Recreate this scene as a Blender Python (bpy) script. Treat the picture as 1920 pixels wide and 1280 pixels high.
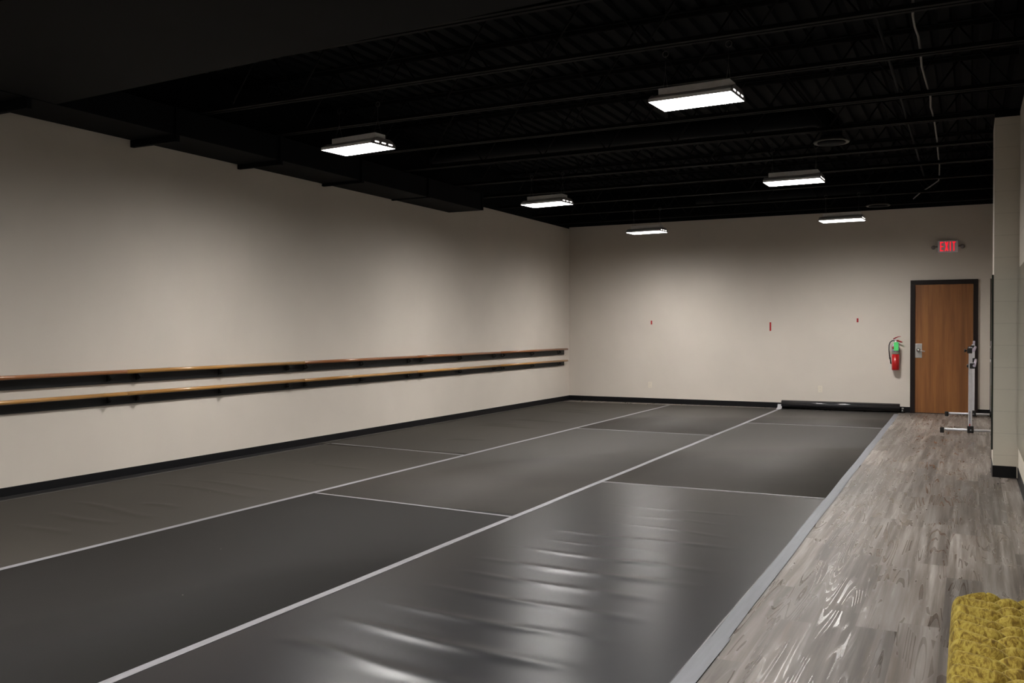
import bpy, bmesh, math, random
from mathutils import Vector, Matrix

for o in list(bpy.data.objects):
    bpy.data.objects.remove(o)
S = bpy.context.scene
COL = S.collection
random.seed(7)
R = math.radians

# ------------------------------------------------------------------ camera, world, exposure
CAM_H = 1.35
yaw, pitch = math.atan2(860, 1697), math.atan2(19, 1697)
cam_d = bpy.data.cameras.new('camera')
cam_d.sensor_width = 36.0
cam_d.lens = 36.0 * 1697 / 1920
cam_d.clip_start = 0.05
cam = bpy.data.objects.new('camera', cam_d)
COL.objects.link(cam)
fw = Vector((-math.sin(yaw) * math.cos(pitch), math.cos(yaw) * math.cos(pitch), -math.sin(pitch)))
rt = Vector((math.cos(yaw), math.sin(yaw), 0))
up = rt.cross(fw)
m = Matrix((rt, up, -fw)).transposed().to_4x4()
m.translation = (0, 0, CAM_H)
cam.matrix_world = m
S.camera = cam

w = bpy.data.worlds.new('world')
S.world = w
w.use_nodes = True
w.node_tree.nodes['Background'].inputs[0].default_value = (0.0, 0.0, 0.0, 1)
w.node_tree.nodes['Background'].inputs[1].default_value = 0.0

LAMP = 215.0          # strength of every lit lens panel
S.view_settings.view_transform = 'Standard'
S.view_settings.look = 'None'
S.view_settings.gamma = 1.0
S.view_settings.use_curve_mapping = False
S.view_settings.exposure = 0.0
S.cycles.use_denoising = True
S.cycles.max_bounces = 10
S.cycles.diffuse_bounces = 5
S.cycles.glossy_bounces = 5
S.cycles.sample_clamp_indirect = 6.0
S.cycles.caustics_reflective = True

# ------------------------------------------------------------------ material helpers
class NT:
    def __init__(s, name):
        s.m = bpy.data.materials.new(name)
        s.m.use_nodes = True
        s.t = s.m.node_tree
        s.b = s.t.nodes['Principled BSDF']
    def n(s, typ, **kw):
        x = s.t.nodes.new(typ)
        for k, v in kw.items():
            setattr(x, k, v)
        return x
    def l(s, a, b):
        s.t.links.new(a, b)
    def val(s, sock, v):
        if hasattr(v, 'node'):
            s.l(v, sock)
        else:
            sock.default_value = v
    def math(s, op, a, b=None, c=None):
        x = s.n('ShaderNodeMath', operation=op)
        s.val(x.inputs[0], a)
        if b is not None: s.val(x.inputs[1], b)
        if c is not None: s.val(x.inputs[2], c)
        return x.outputs[0]
    def mix(s, f, a, b):
        x = s.n('ShaderNodeMix', data_type='RGBA')
        s.val(x.inputs[0], f)
        s.val(x.inputs[6], a)
        s.val(x.inputs[7], b)
        return x.outputs[2]
    def pos(s):
        g = s.n('ShaderNodeNewGeometry')
        return g.outputs['Position']
    def obj(s):
        return s.n('ShaderNodeTexCoord').outputs['Object']
    def noise(s, vec, scale, detail=4, rough=0.5, stretch=None, dist=0.0):
        if stretch:
            mp = s.n('ShaderNodeMapping')
            mp.inputs['Scale'].default_value = stretch
            s.l(vec, mp.inputs['Vector'])
            vec = mp.outputs[0]
        x = s.n('ShaderNodeTexNoise')
        s.l(vec, x.inputs['Vector'])
        x.inputs['Scale'].default_value = scale
        x.inputs['Detail'].default_value = detail
        x.inputs['Roughness'].default_value = rough
        x.inputs['Distortion'].default_value = dist
        return x.outputs[0]
    def ramp(s, f, stops):
        x = s.n('ShaderNodeValToRGB')
        s.l(f, x.inputs[0])
        e = x.color_ramp.elements
        while len(e) < len(stops): e.new(0.5)
        for el, (p, c) in zip(e, stops):
            el.position = p
            el.color = (*c, 1) if len(c) == 3 else c
        return x.outputs[0]
    def bump(s, h, strength=0.3, dist=0.01):
        x = s.n('ShaderNodeBump')
        x.inputs['Strength'].default_value = strength
        x.inputs['Distance'].default_value = dist
        s.l(h, x.inputs['Height'])
        s.l(x.outputs[0], s.b.inputs['Normal'])

def C4(c): return (*c, 1)

def simple(name, col, rough=0.5, metal=0.0, var=0.12, scale=30, bump=0.0, spec=None):
    t = NT(name)
    n = t.noise(t.obj(), scale, 3)
    a = tuple(c * (1 - var) for c in col)
    b = tuple(min(1, c * (1 + var)) for c in col)
    t.l(t.ramp(n, [(0.3, a), (0.7, b)]), t.b.inputs['Base Color'])
    t.b.inputs['Roughness'].default_value = rough
    t.b.inputs['Metallic'].default_value = metal
    if spec is not None: t.b.inputs['Specular IOR Level'].default_value = spec
    if bump: t.bump(n, bump, 0.002)
    return t.m

def emit(name, col, strength):
    t = NT(name)
    t.b.inputs['Base Color'].default_value = (0.8, 0.8, 0.8, 1)
    t.b.inputs['Emission Color'].default_value = C4(col)
    t.b.inputs['Emission Strength'].default_value = strength
    return t.m

M = {}
PAINT = (0.615, 0.56, 0.498)
def wall_paint():
    t = NT('beige_wall_paint')
    p = t.pos()
    n = t.noise(p, 1.3, 3)
    f = t.noise(p, 160, 4, 0.6)
    c = t.ramp(n, [(0.3, tuple(x * 0.97 for x in PAINT)), (0.7, tuple(x * 1.03 for x in PAINT))])
    t.l(c, t.b.inputs['Base Color'])
    t.b.inputs['Roughness'].default_value = 0.62
    t.b.inputs['Specular IOR Level'].default_value = 0.3
    t.bump(f, 0.12, 0.003)
    return t.m
M['paint'] = wall_paint()

def block_paint():
    t = NT('painted_block')
    p = t.pos()
    sx = t.n('ShaderNodeSeparateXYZ'); t.l(p, sx.inputs[0])
    z = t.math('PINGPONG', sx.outputs[2], 0.1016)
    row = t.math('FLOOR', t.math('DIVIDE', sx.outputs[2], 0.2032))
    along = sx.outputs[1]
    off = t.math('MULTIPLY', t.math('MODULO', row, 2.0), 0.2032)
    y = t.math('PINGPONG', t.math('ADD', along, off), 0.2032)
    jz = t.math('LESS_THAN', z, 0.004)
    jy = t.math('LESS_THAN', y, 0.004)
    j = t.math('MAXIMUM', jz, jy)
    n = t.noise(p, 90, 4, 0.7)
    c = t.ramp(t.noise(p, 2.0, 3), [(0.3, (0.61, 0.565, 0.48)), (0.7, (0.66, 0.61, 0.525))])
    c2 = t.mix(t.math('MULTIPLY', j, 0.22), c, (0.35, 0.31, 0.26, 1))
    t.l(c2, t.b.inputs['Base Color'])
    t.b.inputs['Roughness'].default_value = 0.6
    h = t.math('SUBTRACT', t.math('MULTIPLY', n, 0.5), t.math('MULTIPLY', j, 0.35))
    t.bump(h, 0.4, 0.004)
    return t.m
M['block'] = block_paint()

M['black_paint'] = simple('black_ceiling_paint', (0.0032, 0.0040, 0.0050), 0.85, var=0.2, scale=5, bump=0.1, spec=0.12)
M['black_steel'] = simple('black_painted_steel', (0.0055, 0.0055, 0.0056), 0.7, var=0.2, spec=0.15)
M['black_duct'] = simple('black_painted_duct', (0.0040, 0.0048, 0.0060), 0.7, var=0.15, scale=3, spec=0.12)
M['base_black'] = simple('black_vinyl_base', (0.0035, 0.0035, 0.0048), 0.5, var=0.2, spec=0.25)
M['board_black'] = simple('black_board', (0.0055, 0.0055, 0.0062), 0.5, var=0.15, scale=8, spec=0.3)
M['bracket_black'] = simple('black_bracket', (0.002, 0.002, 0.002), 0.5, spec=0.2)
M['white_metal'] = simple('white_lamp_metal', (0.86, 0.84, 0.84), 0.45, var=0.04)
M['wire'] = simple('dark_wire', (0.06, 0.058, 0.056), 0.5, metal=0.2)
M['alu'] = simple('brushed_aluminium', (0.66, 0.66, 0.70), 0.35, metal=0.35, var=0.05)
M['lilac'] = simple('lilac_tinted_bar', (0.55, 0.50, 0.62), 0.4, metal=0.2, var=0.05)
M['black_plastic'] = simple('black_plastic', (0.010, 0.010, 0.010), 0.4)
M['steel'] = simple('satin_steel', (0.55, 0.54, 0.52), 0.35, metal=0.75, var=0.06)
M['chrome'] = simple('bright_chrome', (0.8, 0.8, 0.8), 0.12, metal=1.0, var=0.02)
M['red'] = simple('glossy_red_paint', (0.42, 0.010, 0.010), 0.3, var=0.06)
M['red_tape'] = simple('red_tape', (0.36, 0.008, 0.008), 0.5, var=0.1)
M['red_dark'] = simple('red_lever_paint', (0.30, 0.012, 0.015), 0.35)
M['green_tag'] = simple('green_paper_tag', (0.10, 0.72, 0.19), 0.6, var=0.05)
M['outlet'] = simple('ivory_plastic', (0.68, 0.62, 0.52), 0.4, var=0.03)
M['outlet_dark'] = simple('outlet_slot_dark', (0.30, 0.26, 0.21), 0.5)
M['sign_grey'] = simple('pale_grey_sign_plastic', (0.84, 0.81, 0.88), 0.5, var=0.03)
M['lamp_dark'] = simple('smoked_lamp_plastic', (0.17, 0.15, 0.15), 0.3)
M['exit_red'] = emit('lit_red_letters', (1.0, 0.014, 0.035), 0.9)
M['exit_red'].node_tree.nodes['Principled BSDF'].inputs['Base Color'].default_value = (0.25, 0.005, 0.008, 1)
def lens_mat():
    # prismatic lens: sends most of its light down, less sideways, like a real high-bay panel
    t = NT('lit_prismatic_lens')
    g = t.n('ShaderNodeNewGeometry')
    dt = t.n('ShaderNodeVectorMath', operation='DOT_PRODUCT')
    t.l(g.outputs['Normal'], dt.inputs[0]); t.l(g.outputs['Incoming'], dt.inputs[1])
    k = t.math('POWER', t.math('ABSOLUTE', dt.outputs['Value']), 1.1)
    t.b.inputs['Emission Color'].default_value = (1.0, 0.965, 0.93, 1)
    t.l(t.math('MULTIPLY', k, LAMP), t.b.inputs['Emission Strength'])
    return t.m
M['lens'] = lens_mat()
M['slot'] = emit('lit_end_slot', (1.0, 0.93, 0.88), 2.2)
M['frame_brown'] = simple('dark_brown_frame_paint', (0.010, 0.0052, 0.0048), 0.4, var=0.15, spec=0.3)
M['white_tape'] = simple('white_tape', (0.36, 0.355, 0.37), 0.5, var=0.04)
M['cable'] = simple('metal_clad_cable', (0.19, 0.18, 0.165), 0.5, metal=0.2)
M['diffuser'] = simple('grey_diffuser_rim', (0.10, 0.095, 0.085), 0.5)

def tape_mat(name, col, rough):
    t = NT(name)
    p = t.pos()
    n = t.noise(p, 3.0, 4, 0.6, (14, 1, 1))
    n2 = t.noise(p, 60, 3)
    c = t.ramp(n, [(0.35, tuple(x * 0.86 for x in col)), (0.65, col)])
    t.l(c, t.b.inputs['Base Color'])
    t.b.inputs['Roughness'].default_value = rough
    t.bump(n2, 0.15, 0.001)
    return t.m
M['tape'] = tape_mat('pale_grey_tape', (0.205, 0.20, 0.214), 0.55)
M['tape_and_glint'] = tape_mat('dull_clear_tape_and_glint', (0.07, 0.067, 0.064), 0.4)
M['tape_edge'] = tape_mat('pale_bluish_tape', (0.145, 0.150, 0.168), 0.55)

def marley(name, base, rough, spec, mottled=0.12):
    t = NT(name)
    p = t.pos()
    n = t.noise(p, 0.9, 4, 0.6)
    f = t.noise(p, 22, 5, 0.7, (1, 2.2, 1))
    s = t.noise(p, 420, 3, 0.7)
    a = tuple(x * (1 - mottled) for x in base); b = tuple(x * (1 + mottled) for x in base)
    c = t.ramp(n, [(0.3, a), (0.7, b)])
    c = t.mix(t.math('MULTIPLY', f, 0.25), c, C4(tuple(x * 1.5 for x in base)))
    # scattered pale specks of dust
    v = t.n('ShaderNodeTexVoronoi'); v.inputs['Scale'].default_value = 2.6
    t.l(p, v.inputs['Vector'])
    dust = t.math('LESS_THAN', v.outputs['Distance'], 0.010)
    c = t.mix(t.math('MULTIPLY', dust, 0.8), c, (0.35, 0.32, 0.28, 1))
    t.l(c, t.b.inputs['Base Color'])
    t.b.inputs['Specular IOR Level'].default_value = spec
    r = t.math('ADD', t.math('MULTIPLY', t.math('SUBTRACT', n, 0.5), 0.04), rough)
    t.l(r, t.b.inputs['Roughness'])
    if rough > 0.4: t.bump(s, 0.12, 0.0008)
    return t.m
M['mat_grey'] = marley('matte_brown_grey_vinyl', (0.040, 0.0355, 0.031), 0.72, 0.36)
M['mat_mid'] = marley('matte_dark_grey_vinyl', (0.0105, 0.0096, 0.0090), 0.66, 0.17)
M['mat_brown'] = marley('matte_brown_black_vinyl', (0.026, 0.0225, 0.0180), 0.70, 0.28)
M['mat_black'] = marley('satin_black_vinyl', (0.0078, 0.0078, 0.0098), 0.29, 0.42, 0.06)
M['mat_roll'] = marley('rolled_black_vinyl', (0.014, 0.014, 0.016), 0.25, 0.5, 0.06)

def planks():
    t = NT('grey_vinyl_planks')
    p = t.pos()
    sx = t.n('ShaderNodeSeparateXYZ'); t.l(p, sx.inputs[0])
    W, L = 0.178, 1.22
    rx = t.math('DIVIDE', t.math('ADD', sx.outputs[0], 0.111 + W * 60), W)
    row = t.math('FLOOR', rx)
    wn = t.n('ShaderNodeTexWhiteNoise', noise_dimensions='1D'); t.l(row, wn.inputs['W'])
    ry = t.math('ADD', t.math('DIVIDE', sx.outputs[1], L), t.math('MULTIPLY', wn.outputs['Value'], 7.3))
    cl = t.math('FLOOR', ry)
    cb = t.n('ShaderNodeCombineXYZ'); t.l(row, cb.inputs[0]); t.l(cl, cb.inputs[1])
    wn2 = t.n('ShaderNodeTexWhiteNoise', noise_dimensions='3D'); t.l(cb.outputs[0], wn2.inputs['Vector'])
    # per-plank shifted coordinates
    sh = t.n('ShaderNodeVectorMath', operation='SCALE'); t.l(wn2.outputs['Color'], sh.inputs[0]); sh.inputs['Scale'].default_value = 37.0
    ad = t.n('ShaderNodeVectorMath', operation='ADD'); t.l(p, ad.inputs[0]); t.l(sh.outputs[0], ad.inputs[1])
    q = ad.outputs[0]
    broad = t.noise(q, 1.0, 4, 0.6, (24, 0.8, 1), 0.15)
    fine = t.noise(q, 1.0, 5, 0.65, (130, 3.0, 1), 0.1)
    blot = t.noise(q, 1.0, 3, 0.55, (17, 1.7, 1), 0.15)
    # cathedral grain: contour lines of a long stretched field
    fld = t.noise(q, 1.0, 1, 0.4, (9.0, 0.42, 1), 0.10)
    rings = t.math('PINGPONG', t.math('MULTIPLY', fld, 36.0), 1.0)
    ringl = t.ramp(rings, [(0.0, (1, 1, 1)), (0.30, (0, 0, 0))])
    base = t.ramp(broad, [(0.30, (0.062, 0.049, 0.040)), (0.43, (0.105, 0.086, 0.072)), (0.54, (0.165, 0.142, 0.125)), (0.68, (0.245, 0.220, 0.202))])
    tone = t.math('ADD', t.math('MULTIPLY', wn2.outputs['Value'], 0.62), 0.66)
    mul = t.n('ShaderNodeVectorMath', operation='SCALE'); t.l(base, mul.inputs[0]); t.l(tone, mul.inputs['Scale'])
    c = mul.outputs[0]
    warm = t.ramp(blot, [(0.55, (0, 0, 0)), (0.75, (1, 1, 1))])
    c = t.mix(t.math('MULTIPLY', warm, 0.4), c, (0.15, 0.11, 0.078, 1))
    c = t.mix(t.math('MULTIPLY', t.ramp(fine, [(0.50, (0, 0, 0)), (0.72, (1, 1, 1))]), 0.35), c, (0.13, 0.105, 0.09, 1))
    c = t.mix(t.math('MULTIPLY', ringl, 0.05), c, (0.12, 0.10, 0.085, 1))
    # joints
    fx = t.math('PINGPONG', rx, 0.5)
    fy = t.math('PINGPONG', ry, 0.5)
    j = t.math('MAXIMUM', t.math('LESS_THAN', fx, 0.007), t.math('LESS_THAN', fy, 0.0012))
    c = t.mix(t.math('MULTIPLY', j, 0.45), c, (0.10, 0.085, 0.07, 1))
    t.l(c, t.b.inputs['Base Color'])
    rl2 = t.ramp(rings, [(0.0, (1, 1, 1)), (0.22, (1, 1, 1)), (0.34, (0, 0, 0))])
    patch = t.ramp(t.noise(q, 1.0, 2, 0.5, (9, 2.0, 1), 0.3), [(0.46, (0, 0, 0)), (0.56, (1, 1, 1))])
    shine = t.math('MULTIPLY', rl2, patch)
    rr = t.math('ADD', t.math('MULTIPLY', shine, -0.25), 0.44)
    t.l(rr, t.b.inputs['Roughness'])
    t.l(t.math('ADD', t.math('MULTIPLY', shine, 0.2), 0.38), t.b.inputs['Specular IOR Level'])
    h = t.math('ADD', t.math('MULTIPLY', fine, 0.30), t.math('MULTIPLY', ringl, 0.04))
    h = t.math('SUBTRACT', h, t.math('MULTIPLY', j, 0.8))
    t.bump(h, 0.28, 0.0012)
    return t.m
M['planks'] = planks()

def wood(name, a, b, axis, rough, stretch_across=26, along=1.2, coat=0.0, dark=None):
    t = NT(name)
    p = t.obj()
    st = [stretch_across] * 3
    st[axis] = along
    n = t.noise(p, 1.0, 5, 0.6, tuple(st), 0.6)
    n2 = t.noise(p, 1.0, 3, 0.6, tuple(s * 4 for s in st), 0.2)
    blotch = t.noise(p, 1.0, 2, 0.5, tuple(s * 0.28 for s in st), 0.2)
    c = t.ramp(n, [(0.3, a), (0.7, b)])
    c = t.mix(t.math('MULTIPLY', n2, 0.35), c, C4(dark or tuple(x * 0.55 for x in a)))
    c = t.mix(t.math('MULTIPLY', t.ramp(blotch, [(0.45, (0, 0, 0)), (0.75, (1, 1, 1))]), 0.45), c, C4(dark or tuple(x * 0.55 for x in a)))
    t.l(c, t.b.inputs['Base Color'])
    t.b.inputs['Roughness'].default_value = rough
    t.b.inputs['Coat Weight'].default_value = coat
    t.b.inputs['Coat Roughness'].default_value = 0.12
    return t.m
M['door_wood'] = wood('varnished_oak_veneer', (0.20, 0.070, 0.017), (0.33, 0.133, 0.036), 2, 0.45, 20, 0.9)
M['rail_amber'] = wood('amber_wood_rail', (0.42, 0.20, 0.05), (0.60, 0.33, 0.10), 1, 0.3, 30, 1.0, 0.5)
M['rail_brown'] = wood('reddish_wood_rail', (0.26, 0.095, 0.035), (0.42, 0.17, 0.06), 1, 0.3, 30, 1.0, 0.5)

def velvet():
    t = NT('crushed_gold_velvet')
    p = t.pos()
    n = t.noise(p, 24, 5, 0.7, (2.2, 1, 1), 1.2)
    f = t.noise(p, 90, 3, 0.6)
    mixf = t.math('ADD', t.math('MULTIPLY', n, 0.8), t.math('MULTIPLY', f, 0.2))
    c = t.ramp(mixf, [(0.35, (0.085, 0.050, 0.010)), (0.46, (0.19, 0.128, 0.020)), (0.55, (0.33, 0.250, 0.048)), (0.7, (0.42, 0.335, 0.080))])
    t.l(c, t.b.inputs['Base Color'])
    t.b.inputs['Roughness'].default_value = 0.85
    t.b.inputs['Specular IOR Level'].default_value = 0.15
    t.b.inputs['Sheen Weight'].default_value = 0.5
    t.b.inputs['Sheen Roughness'].default_value = 0.35
    t.b.inputs['Sheen Tint'].default_value = (1.0, 0.85, 0.35, 1)
    t.bump(mixf, 0.3, 0.003)
    return t.m
M['velvet'] = velvet()

def mirror_mat():
    t = NT('mirror_glass')
    t.b.inputs['Base Color'].default_value = (0.74, 0.80, 0.75, 1)
    t.b.inputs['Metallic'].default_value = 1.0
    n = t.noise(t.pos(), 3, 2)
    t.l(t.math('ADD', t.math('MULTIPLY', n, 0.01), 0.0), t.b.inputs['Roughness'])
    return t.m
M['mirror'] = mirror_mat()
M['mirror_edge'] = simple('dark_green_mirror_edge', (0.015, 0.022, 0.016), 0.3)

# ------------------------------------------------------------------ geometry helpers
def box(bm, x0, x1, y0, y1, z0, z1, mi=0, bev=0.0):
    vs = [bm.verts.new(c) for c in ((x0, y0, z0), (x1, y0, z0), (x1, y1, z0), (x0, y1, z0), (x0, y0, z1), (x1, y0, z1), (x1, y1, z1), (x0, y1, z1))]
    fs = []
    for f in ((0, 3, 2, 1), (4, 5, 6, 7), (0, 1, 5, 4), (1, 2, 6, 5), (2, 3, 7, 6), (3, 0, 4, 7)):
        q = bm.faces.new([vs[i] for i in f]); q.material_index = mi; fs.append(q)
    if bev:
        ed = list({e for f in fs for e in f.edges})
        bmesh.ops.bevel(bm, geom=ed, offset=bev, segments=2, affect='EDGES', profile=0.5)

def frame_of(d):
    d = d.normalized()
    a = Vector((0, 0, 1)) if abs(d.z) < 0.9 else Vector((1, 0, 0))
    u = d.cross(a).normalized()
    return u, d.cross(u).normalized()

def tube(bm, pts, r, n=12, cap=True, mi=0, radii=None):
    pts = [Vector(p) for p in pts]
    rings = []
    u = v = None
    for i, p in enumerate(pts):
        d = (pts[min(i + 1, len(pts) - 1)] - pts[max(i - 1, 0)])
        if u is None:
            u, v = frame_of(d)
        else:
            dn = d.normalized()
            u = (u - dn * u.dot(dn)).normalized(); v = dn.cross(u)
        rr = radii[i] if radii else r
        rings.append([bm.verts.new(p + (u * math.cos(k * 2 * math.pi / n) + v * math.sin(k * 2 * math.pi / n)) * rr) for k in range(n)])
    for a, b in zip(rings, rings[1:]):
        for k in range(n):
            f = bm.faces.new((a[k], a[(k + 1) % n], b[(k + 1) % n], b[k])); f.smooth = True; f.material_index = mi
    if cap:
        for rg in (rings[0], rings[-1]):
            f = bm.faces.new(rg); f.material_index = mi

def lathe(bm, c, axis, prof, n=24, mi=0, smooth=True):
    """prof: (distance along axis, radius) pairs"""
    ax = Vector(axis).normalized(); u, v = frame_of(ax); c = Vector(c)
    rings = []
    for h, r in prof:
        if r < 1e-5:
            rings.append([bm.verts.new(c + ax * h)])
        else:
            rings.append([bm.verts.new(c + ax * h + (u * math.cos(k * 2 * math.pi / n) + v * math.sin(k * 2 * math.pi / n)) * r) for k in range(n)])
    for a, b in zip(rings, rings[1:]):
        for k in range(n):
            if len(a) == 1 and len(b) == 1: continue
            if len(a) == 1: vs = (a[0], b[(k + 1) % n], b[k])
            elif len(b) == 1: vs = (a[k], a[(k + 1) % n], b[0])
            else: vs = (a[k], a[(k + 1) % n], b[(k + 1) % n], b[k])
            f = bm.faces.new(vs); f.smooth = smooth; f.material_index = mi
    for rg in (rings[0], rings[-1]):
        if len(rg) > 1:
            f = bm.faces.new(rg); f.material_index = mi

def prism(bm, poly, axis, lo, hi, mi=0):
    """poly: 2-D outline in the two other axes, extruded along axis from lo to hi"""
    def P(a, b, h):
        q = [a, b]; q.insert(axis, h); return tuple(q)
    A = [bm.verts.new(P(a, b, lo)) for a, b in poly]
    B = [bm.verts.new(P(a, b, hi)) for a, b in poly]
    n = len(poly)
    fs = [bm.faces.new(A), bm.faces.new(B)]
    for k in range(n):
        fs.append(bm.faces.new((A[k], A[(k + 1) % n], B[(k + 1) % n], B[k])))
    for f in fs: f.material_index = mi

def obj(name, bm, mats, parent=None, loc=None, smooth_angle=None):
    bmesh.ops.recalc_face_normals(bm, faces=bm.faces)
    me = bpy.data.meshes.new(name)
    bm.to_mesh(me); bm.free()
    if not isinstance(mats, (list, tuple)): mats = [mats]
    for x in mats: me.materials.append(M[x] if isinstance(x, str) else x)
    o = bpy.data.objects.new(name, me)
    COL.objects.link(o)
    if parent: o.parent = parent
    if loc: o.location = loc
    return o

def nb(): return bmesh.new()
def BX(*a, **k):
    b = nb(); box(b, *a, **k); return b
def TB(*a, **k):
    b = nb(); tube(b, *a, **k); return b

def tag(o, label=None, cat=None, group=None, kind=None):
    if label: o['label'] = label
    if cat: o['category'] = cat
    if group: o['group'] = group
    if kind: o['kind'] = kind
    return o

def thing(name, loc, label, cat, rz=0.0, group=None):
    o = bpy.data.objects.new(name, None)
    o.empty_display_size = 0.1
    COL.objects.link(o)
    o.location = loc; o.rotation_euler = (0, 0, rz)
    return tag(o, label, cat, group)

def copy_tree(o, parent=None):
    c = o.copy(); COL.objects.link(c)
    if parent: c.parent = parent
    for ch in list(o.children): copy_tree(ch, c)
    return c

def struct(name, bm, mats, label=None, parent=None):
    o = obj(name, bm, mats, parent)
    if parent is None:
        tag(o, label, None, None, 'structure')
    return o

# ------------------------------------------------------------------ room shell
XL, XR, YB, YF = -7.043, 0.394, 16.382, -4.2
ZD = 4.0
ZP = 3.375          # height where the beige paint stops
T = 0.15

b = nb(); box(b, XL - T, XR + T, YF - T, YB + T, -0.12, 0.0)
struct('floor', b, 'planks', 'grey wood-look vinyl plank floor')

# corrugated black deck
b = nb()
pts = []
x = XL - T
while x < XR + T:
    pts += [(x, ZD), (x + 0.09, ZD), (x + 0.105, ZD + 0.038), (x + 0.15, ZD + 0.038), (x + 0.165, ZD)]
    x += 0.165
lo = [b.verts.new((px, YF - T, pz)) for px, pz in pts]
hi = [b.verts.new((px, YB + T, pz)) for px, pz in pts]
lo2 = [b.verts.new((px, YF - T, ZD + 0.15)) for px in (pts[0][0], pts[-1][0])]
hi2 = [b.verts.new((px, YB + T, ZD + 0.15)) for px in (pts[0][0], pts[-1][0])]
for k in range(len(pts) - 1):
    b.faces.new((lo[k], hi[k], hi[k + 1], lo[k + 1]))
b.faces.new((lo2[0], lo2[1], hi2[1], hi2[0]))
b.faces.new((lo[0], lo2[0], hi2[0], hi[0])); b.faces.new((lo[-1], hi[-1], hi2[1], lo2[1]))
b.faces.new(lo + [lo2[1], lo2[0]]); b.faces.new([hi2[0], hi2[1]] + hi[::-1])
struct('ceiling', b, 'black_paint', 'black painted metal roof deck')

b = nb()
box(b, XL - T, XL, YF, YB, 0, 3.36); box(b, XL - T, XL, YF, YB, 3.36, ZD, mi=1)
struct('wall_left', b, ['paint', 'black_paint'], 'long beige wall with the two barres')
b = nb()
box(b, XL - T, XR + T, YB, YB + T, 0, 3.388); box(b, XL - T, XR + T, YB, YB + T, 3.388, ZD, mi=1)
struct('wall_back', b, ['paint', 'black_paint'], 'beige end wall with the door')
b = nb()
box(b, XR, XR + T, YF, YB, 0, 3.36); box(b, XR, XR + T, YF, YB, 3.36, ZD, mi=1)
struct('wall_right', b, ['block', 'black_paint'], 'painted block wall on the right')
b = nb()
box(b, XL - T, XR + T, YF - T, YF, 0, 3.37); box(b, XL - T, XR + T, YF - T, YF, 3.37, ZD, mi=1)
struct('wall_front', b, ['paint', 'black_paint'])
b = nb()
box(b, 0.190, XR, 9.51, 10.12, 0, 3.325); box(b, 0.190, XR, 9.51, 10.12, 3.325, 3.392, mi=1)
struct('wall_pilaster', b, ['block', 'black_paint'], 'painted block pilaster standing out from the right wall')

def base(name, pts, h0, h1, label, flip=1):
    b = nb()
    (x0, y0), (x1, y1) = pts
    d = Vector((x1 - x0, y1 - y0, 0)); n = Vector((-d.y, d.x, 0)).normalized() * flip
    prof = [(0.0, 0.0), (0.012, 0.0), (0.007, 0.012), (0.004, 0.03), (0.004, 0.96), (0.0, 1.0)]
    A = [b.verts.new((x0 + n.x * o, y0 + n.y * o, (h0 * z))) for o, z in prof]
    B = [b.verts.new((x1 + n.x * o, y1 + n.y * o, (h1 * z))) for o, z in prof]
    k = len(prof)
    for i in range(k): b.faces.new((A[i], A[(i + 1) % k], B[(i + 1) % k], B[i]))
    b.faces.new(A); b.faces.new(B[::-1])
    return struct(name, b, 'base_black', label)
base('baseboard_left', ((XL, YF), (XL, YB)), 0.055, 0.093, 'black vinyl baseboard along the barre wall', -1)
base('baseboard_back', ((XL + .003, YB), (-0.892, YB)), 0.095, 0.095, 'black vinyl baseboard left of the door', -1)
base('baseboard_back_right', ((0.106, YB), (XR - .02, YB)), 0.095, 0.095, 'black vinyl baseboard right of the door', -1)
base('baseboard_right', ((XR, YF), (XR, 9.49)), 0.102, 0.102, 'black vinyl baseboard of the block wall', 1)
base('baseboard_right_far', ((XR, 10.14), (XR, YB - .02)), 0.102, 0.102, None, 1)
base('baseboard_pilaster', ((0.186, 9.51), (XR - .013, 9.51)), 0.106, 0.106, 'black vinyl baseboard of the pilaster', -1)
base('baseboard_pilaster_side', ((0.190, 9.507), (0.190, 10.11)), 0.106, 0.106, None, 1)

# ------------------------------------------------------------------ door
d = thing('door_1', (-0.39, YB, 0), 'varnished brown wood door in a dark brown frame', 'door')
d['kind'] = 'structure'
del d['category']
ox = 0.39
def rel(x): return x + ox
b = nb()
y0, y1 = -0.035, -0.0005
box(b, rel(-0.892), rel(-0.822), y0, y1, 0, 2.120)
box(b, rel(0.036), rel(0.106), y0, y1, 0, 2.120)
box(b, rel(-0.892), rel(0.106), y0, y1, 2.1205, 2.192)
obj('door_frame', b, 'frame_brown', d)
b = BX(rel(-0.8215), rel(0.0355), -0.016, -0.001, 0.012, 2.118)
o_leaf = obj('door_leaf', b, 'door_wood', d)
b = BX(rel(-0.8215), rel(0.0355), -0.014, -0.001, 0.001, 0.0115)
obj('door_sweep', b, 'black_plastic', d)
b = BX(rel(-0.818), rel(-0.715), -0.023, -0.0162, 0.915, 1.148, bev=0.003)
lp = obj('lock_plate', b, 'steel', d)
b = nb()
lathe(b, (rel(-0.765), -0.0232, 1.042), (0, -1, 0), [(0, 0.034), (0.010, 0.034), (0.016, 0.024), (0.045, 0.020), (0.055, 0.028), (0.068, 0.026), (0.074, 0.0)], 24)
obj('door_knob', b, 'chrome', lp)
b = nb()
tube(b, [(rel(-0.765), -0.060, 1.042), (rel(-0.735), -0.072, 1.036), (rel(-0.70), -0.075, 1.026), (rel(-0.668), -0.072, 1.020)], 0.009, 10)
obj('door_handle', b, 'steel', lp)

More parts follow.
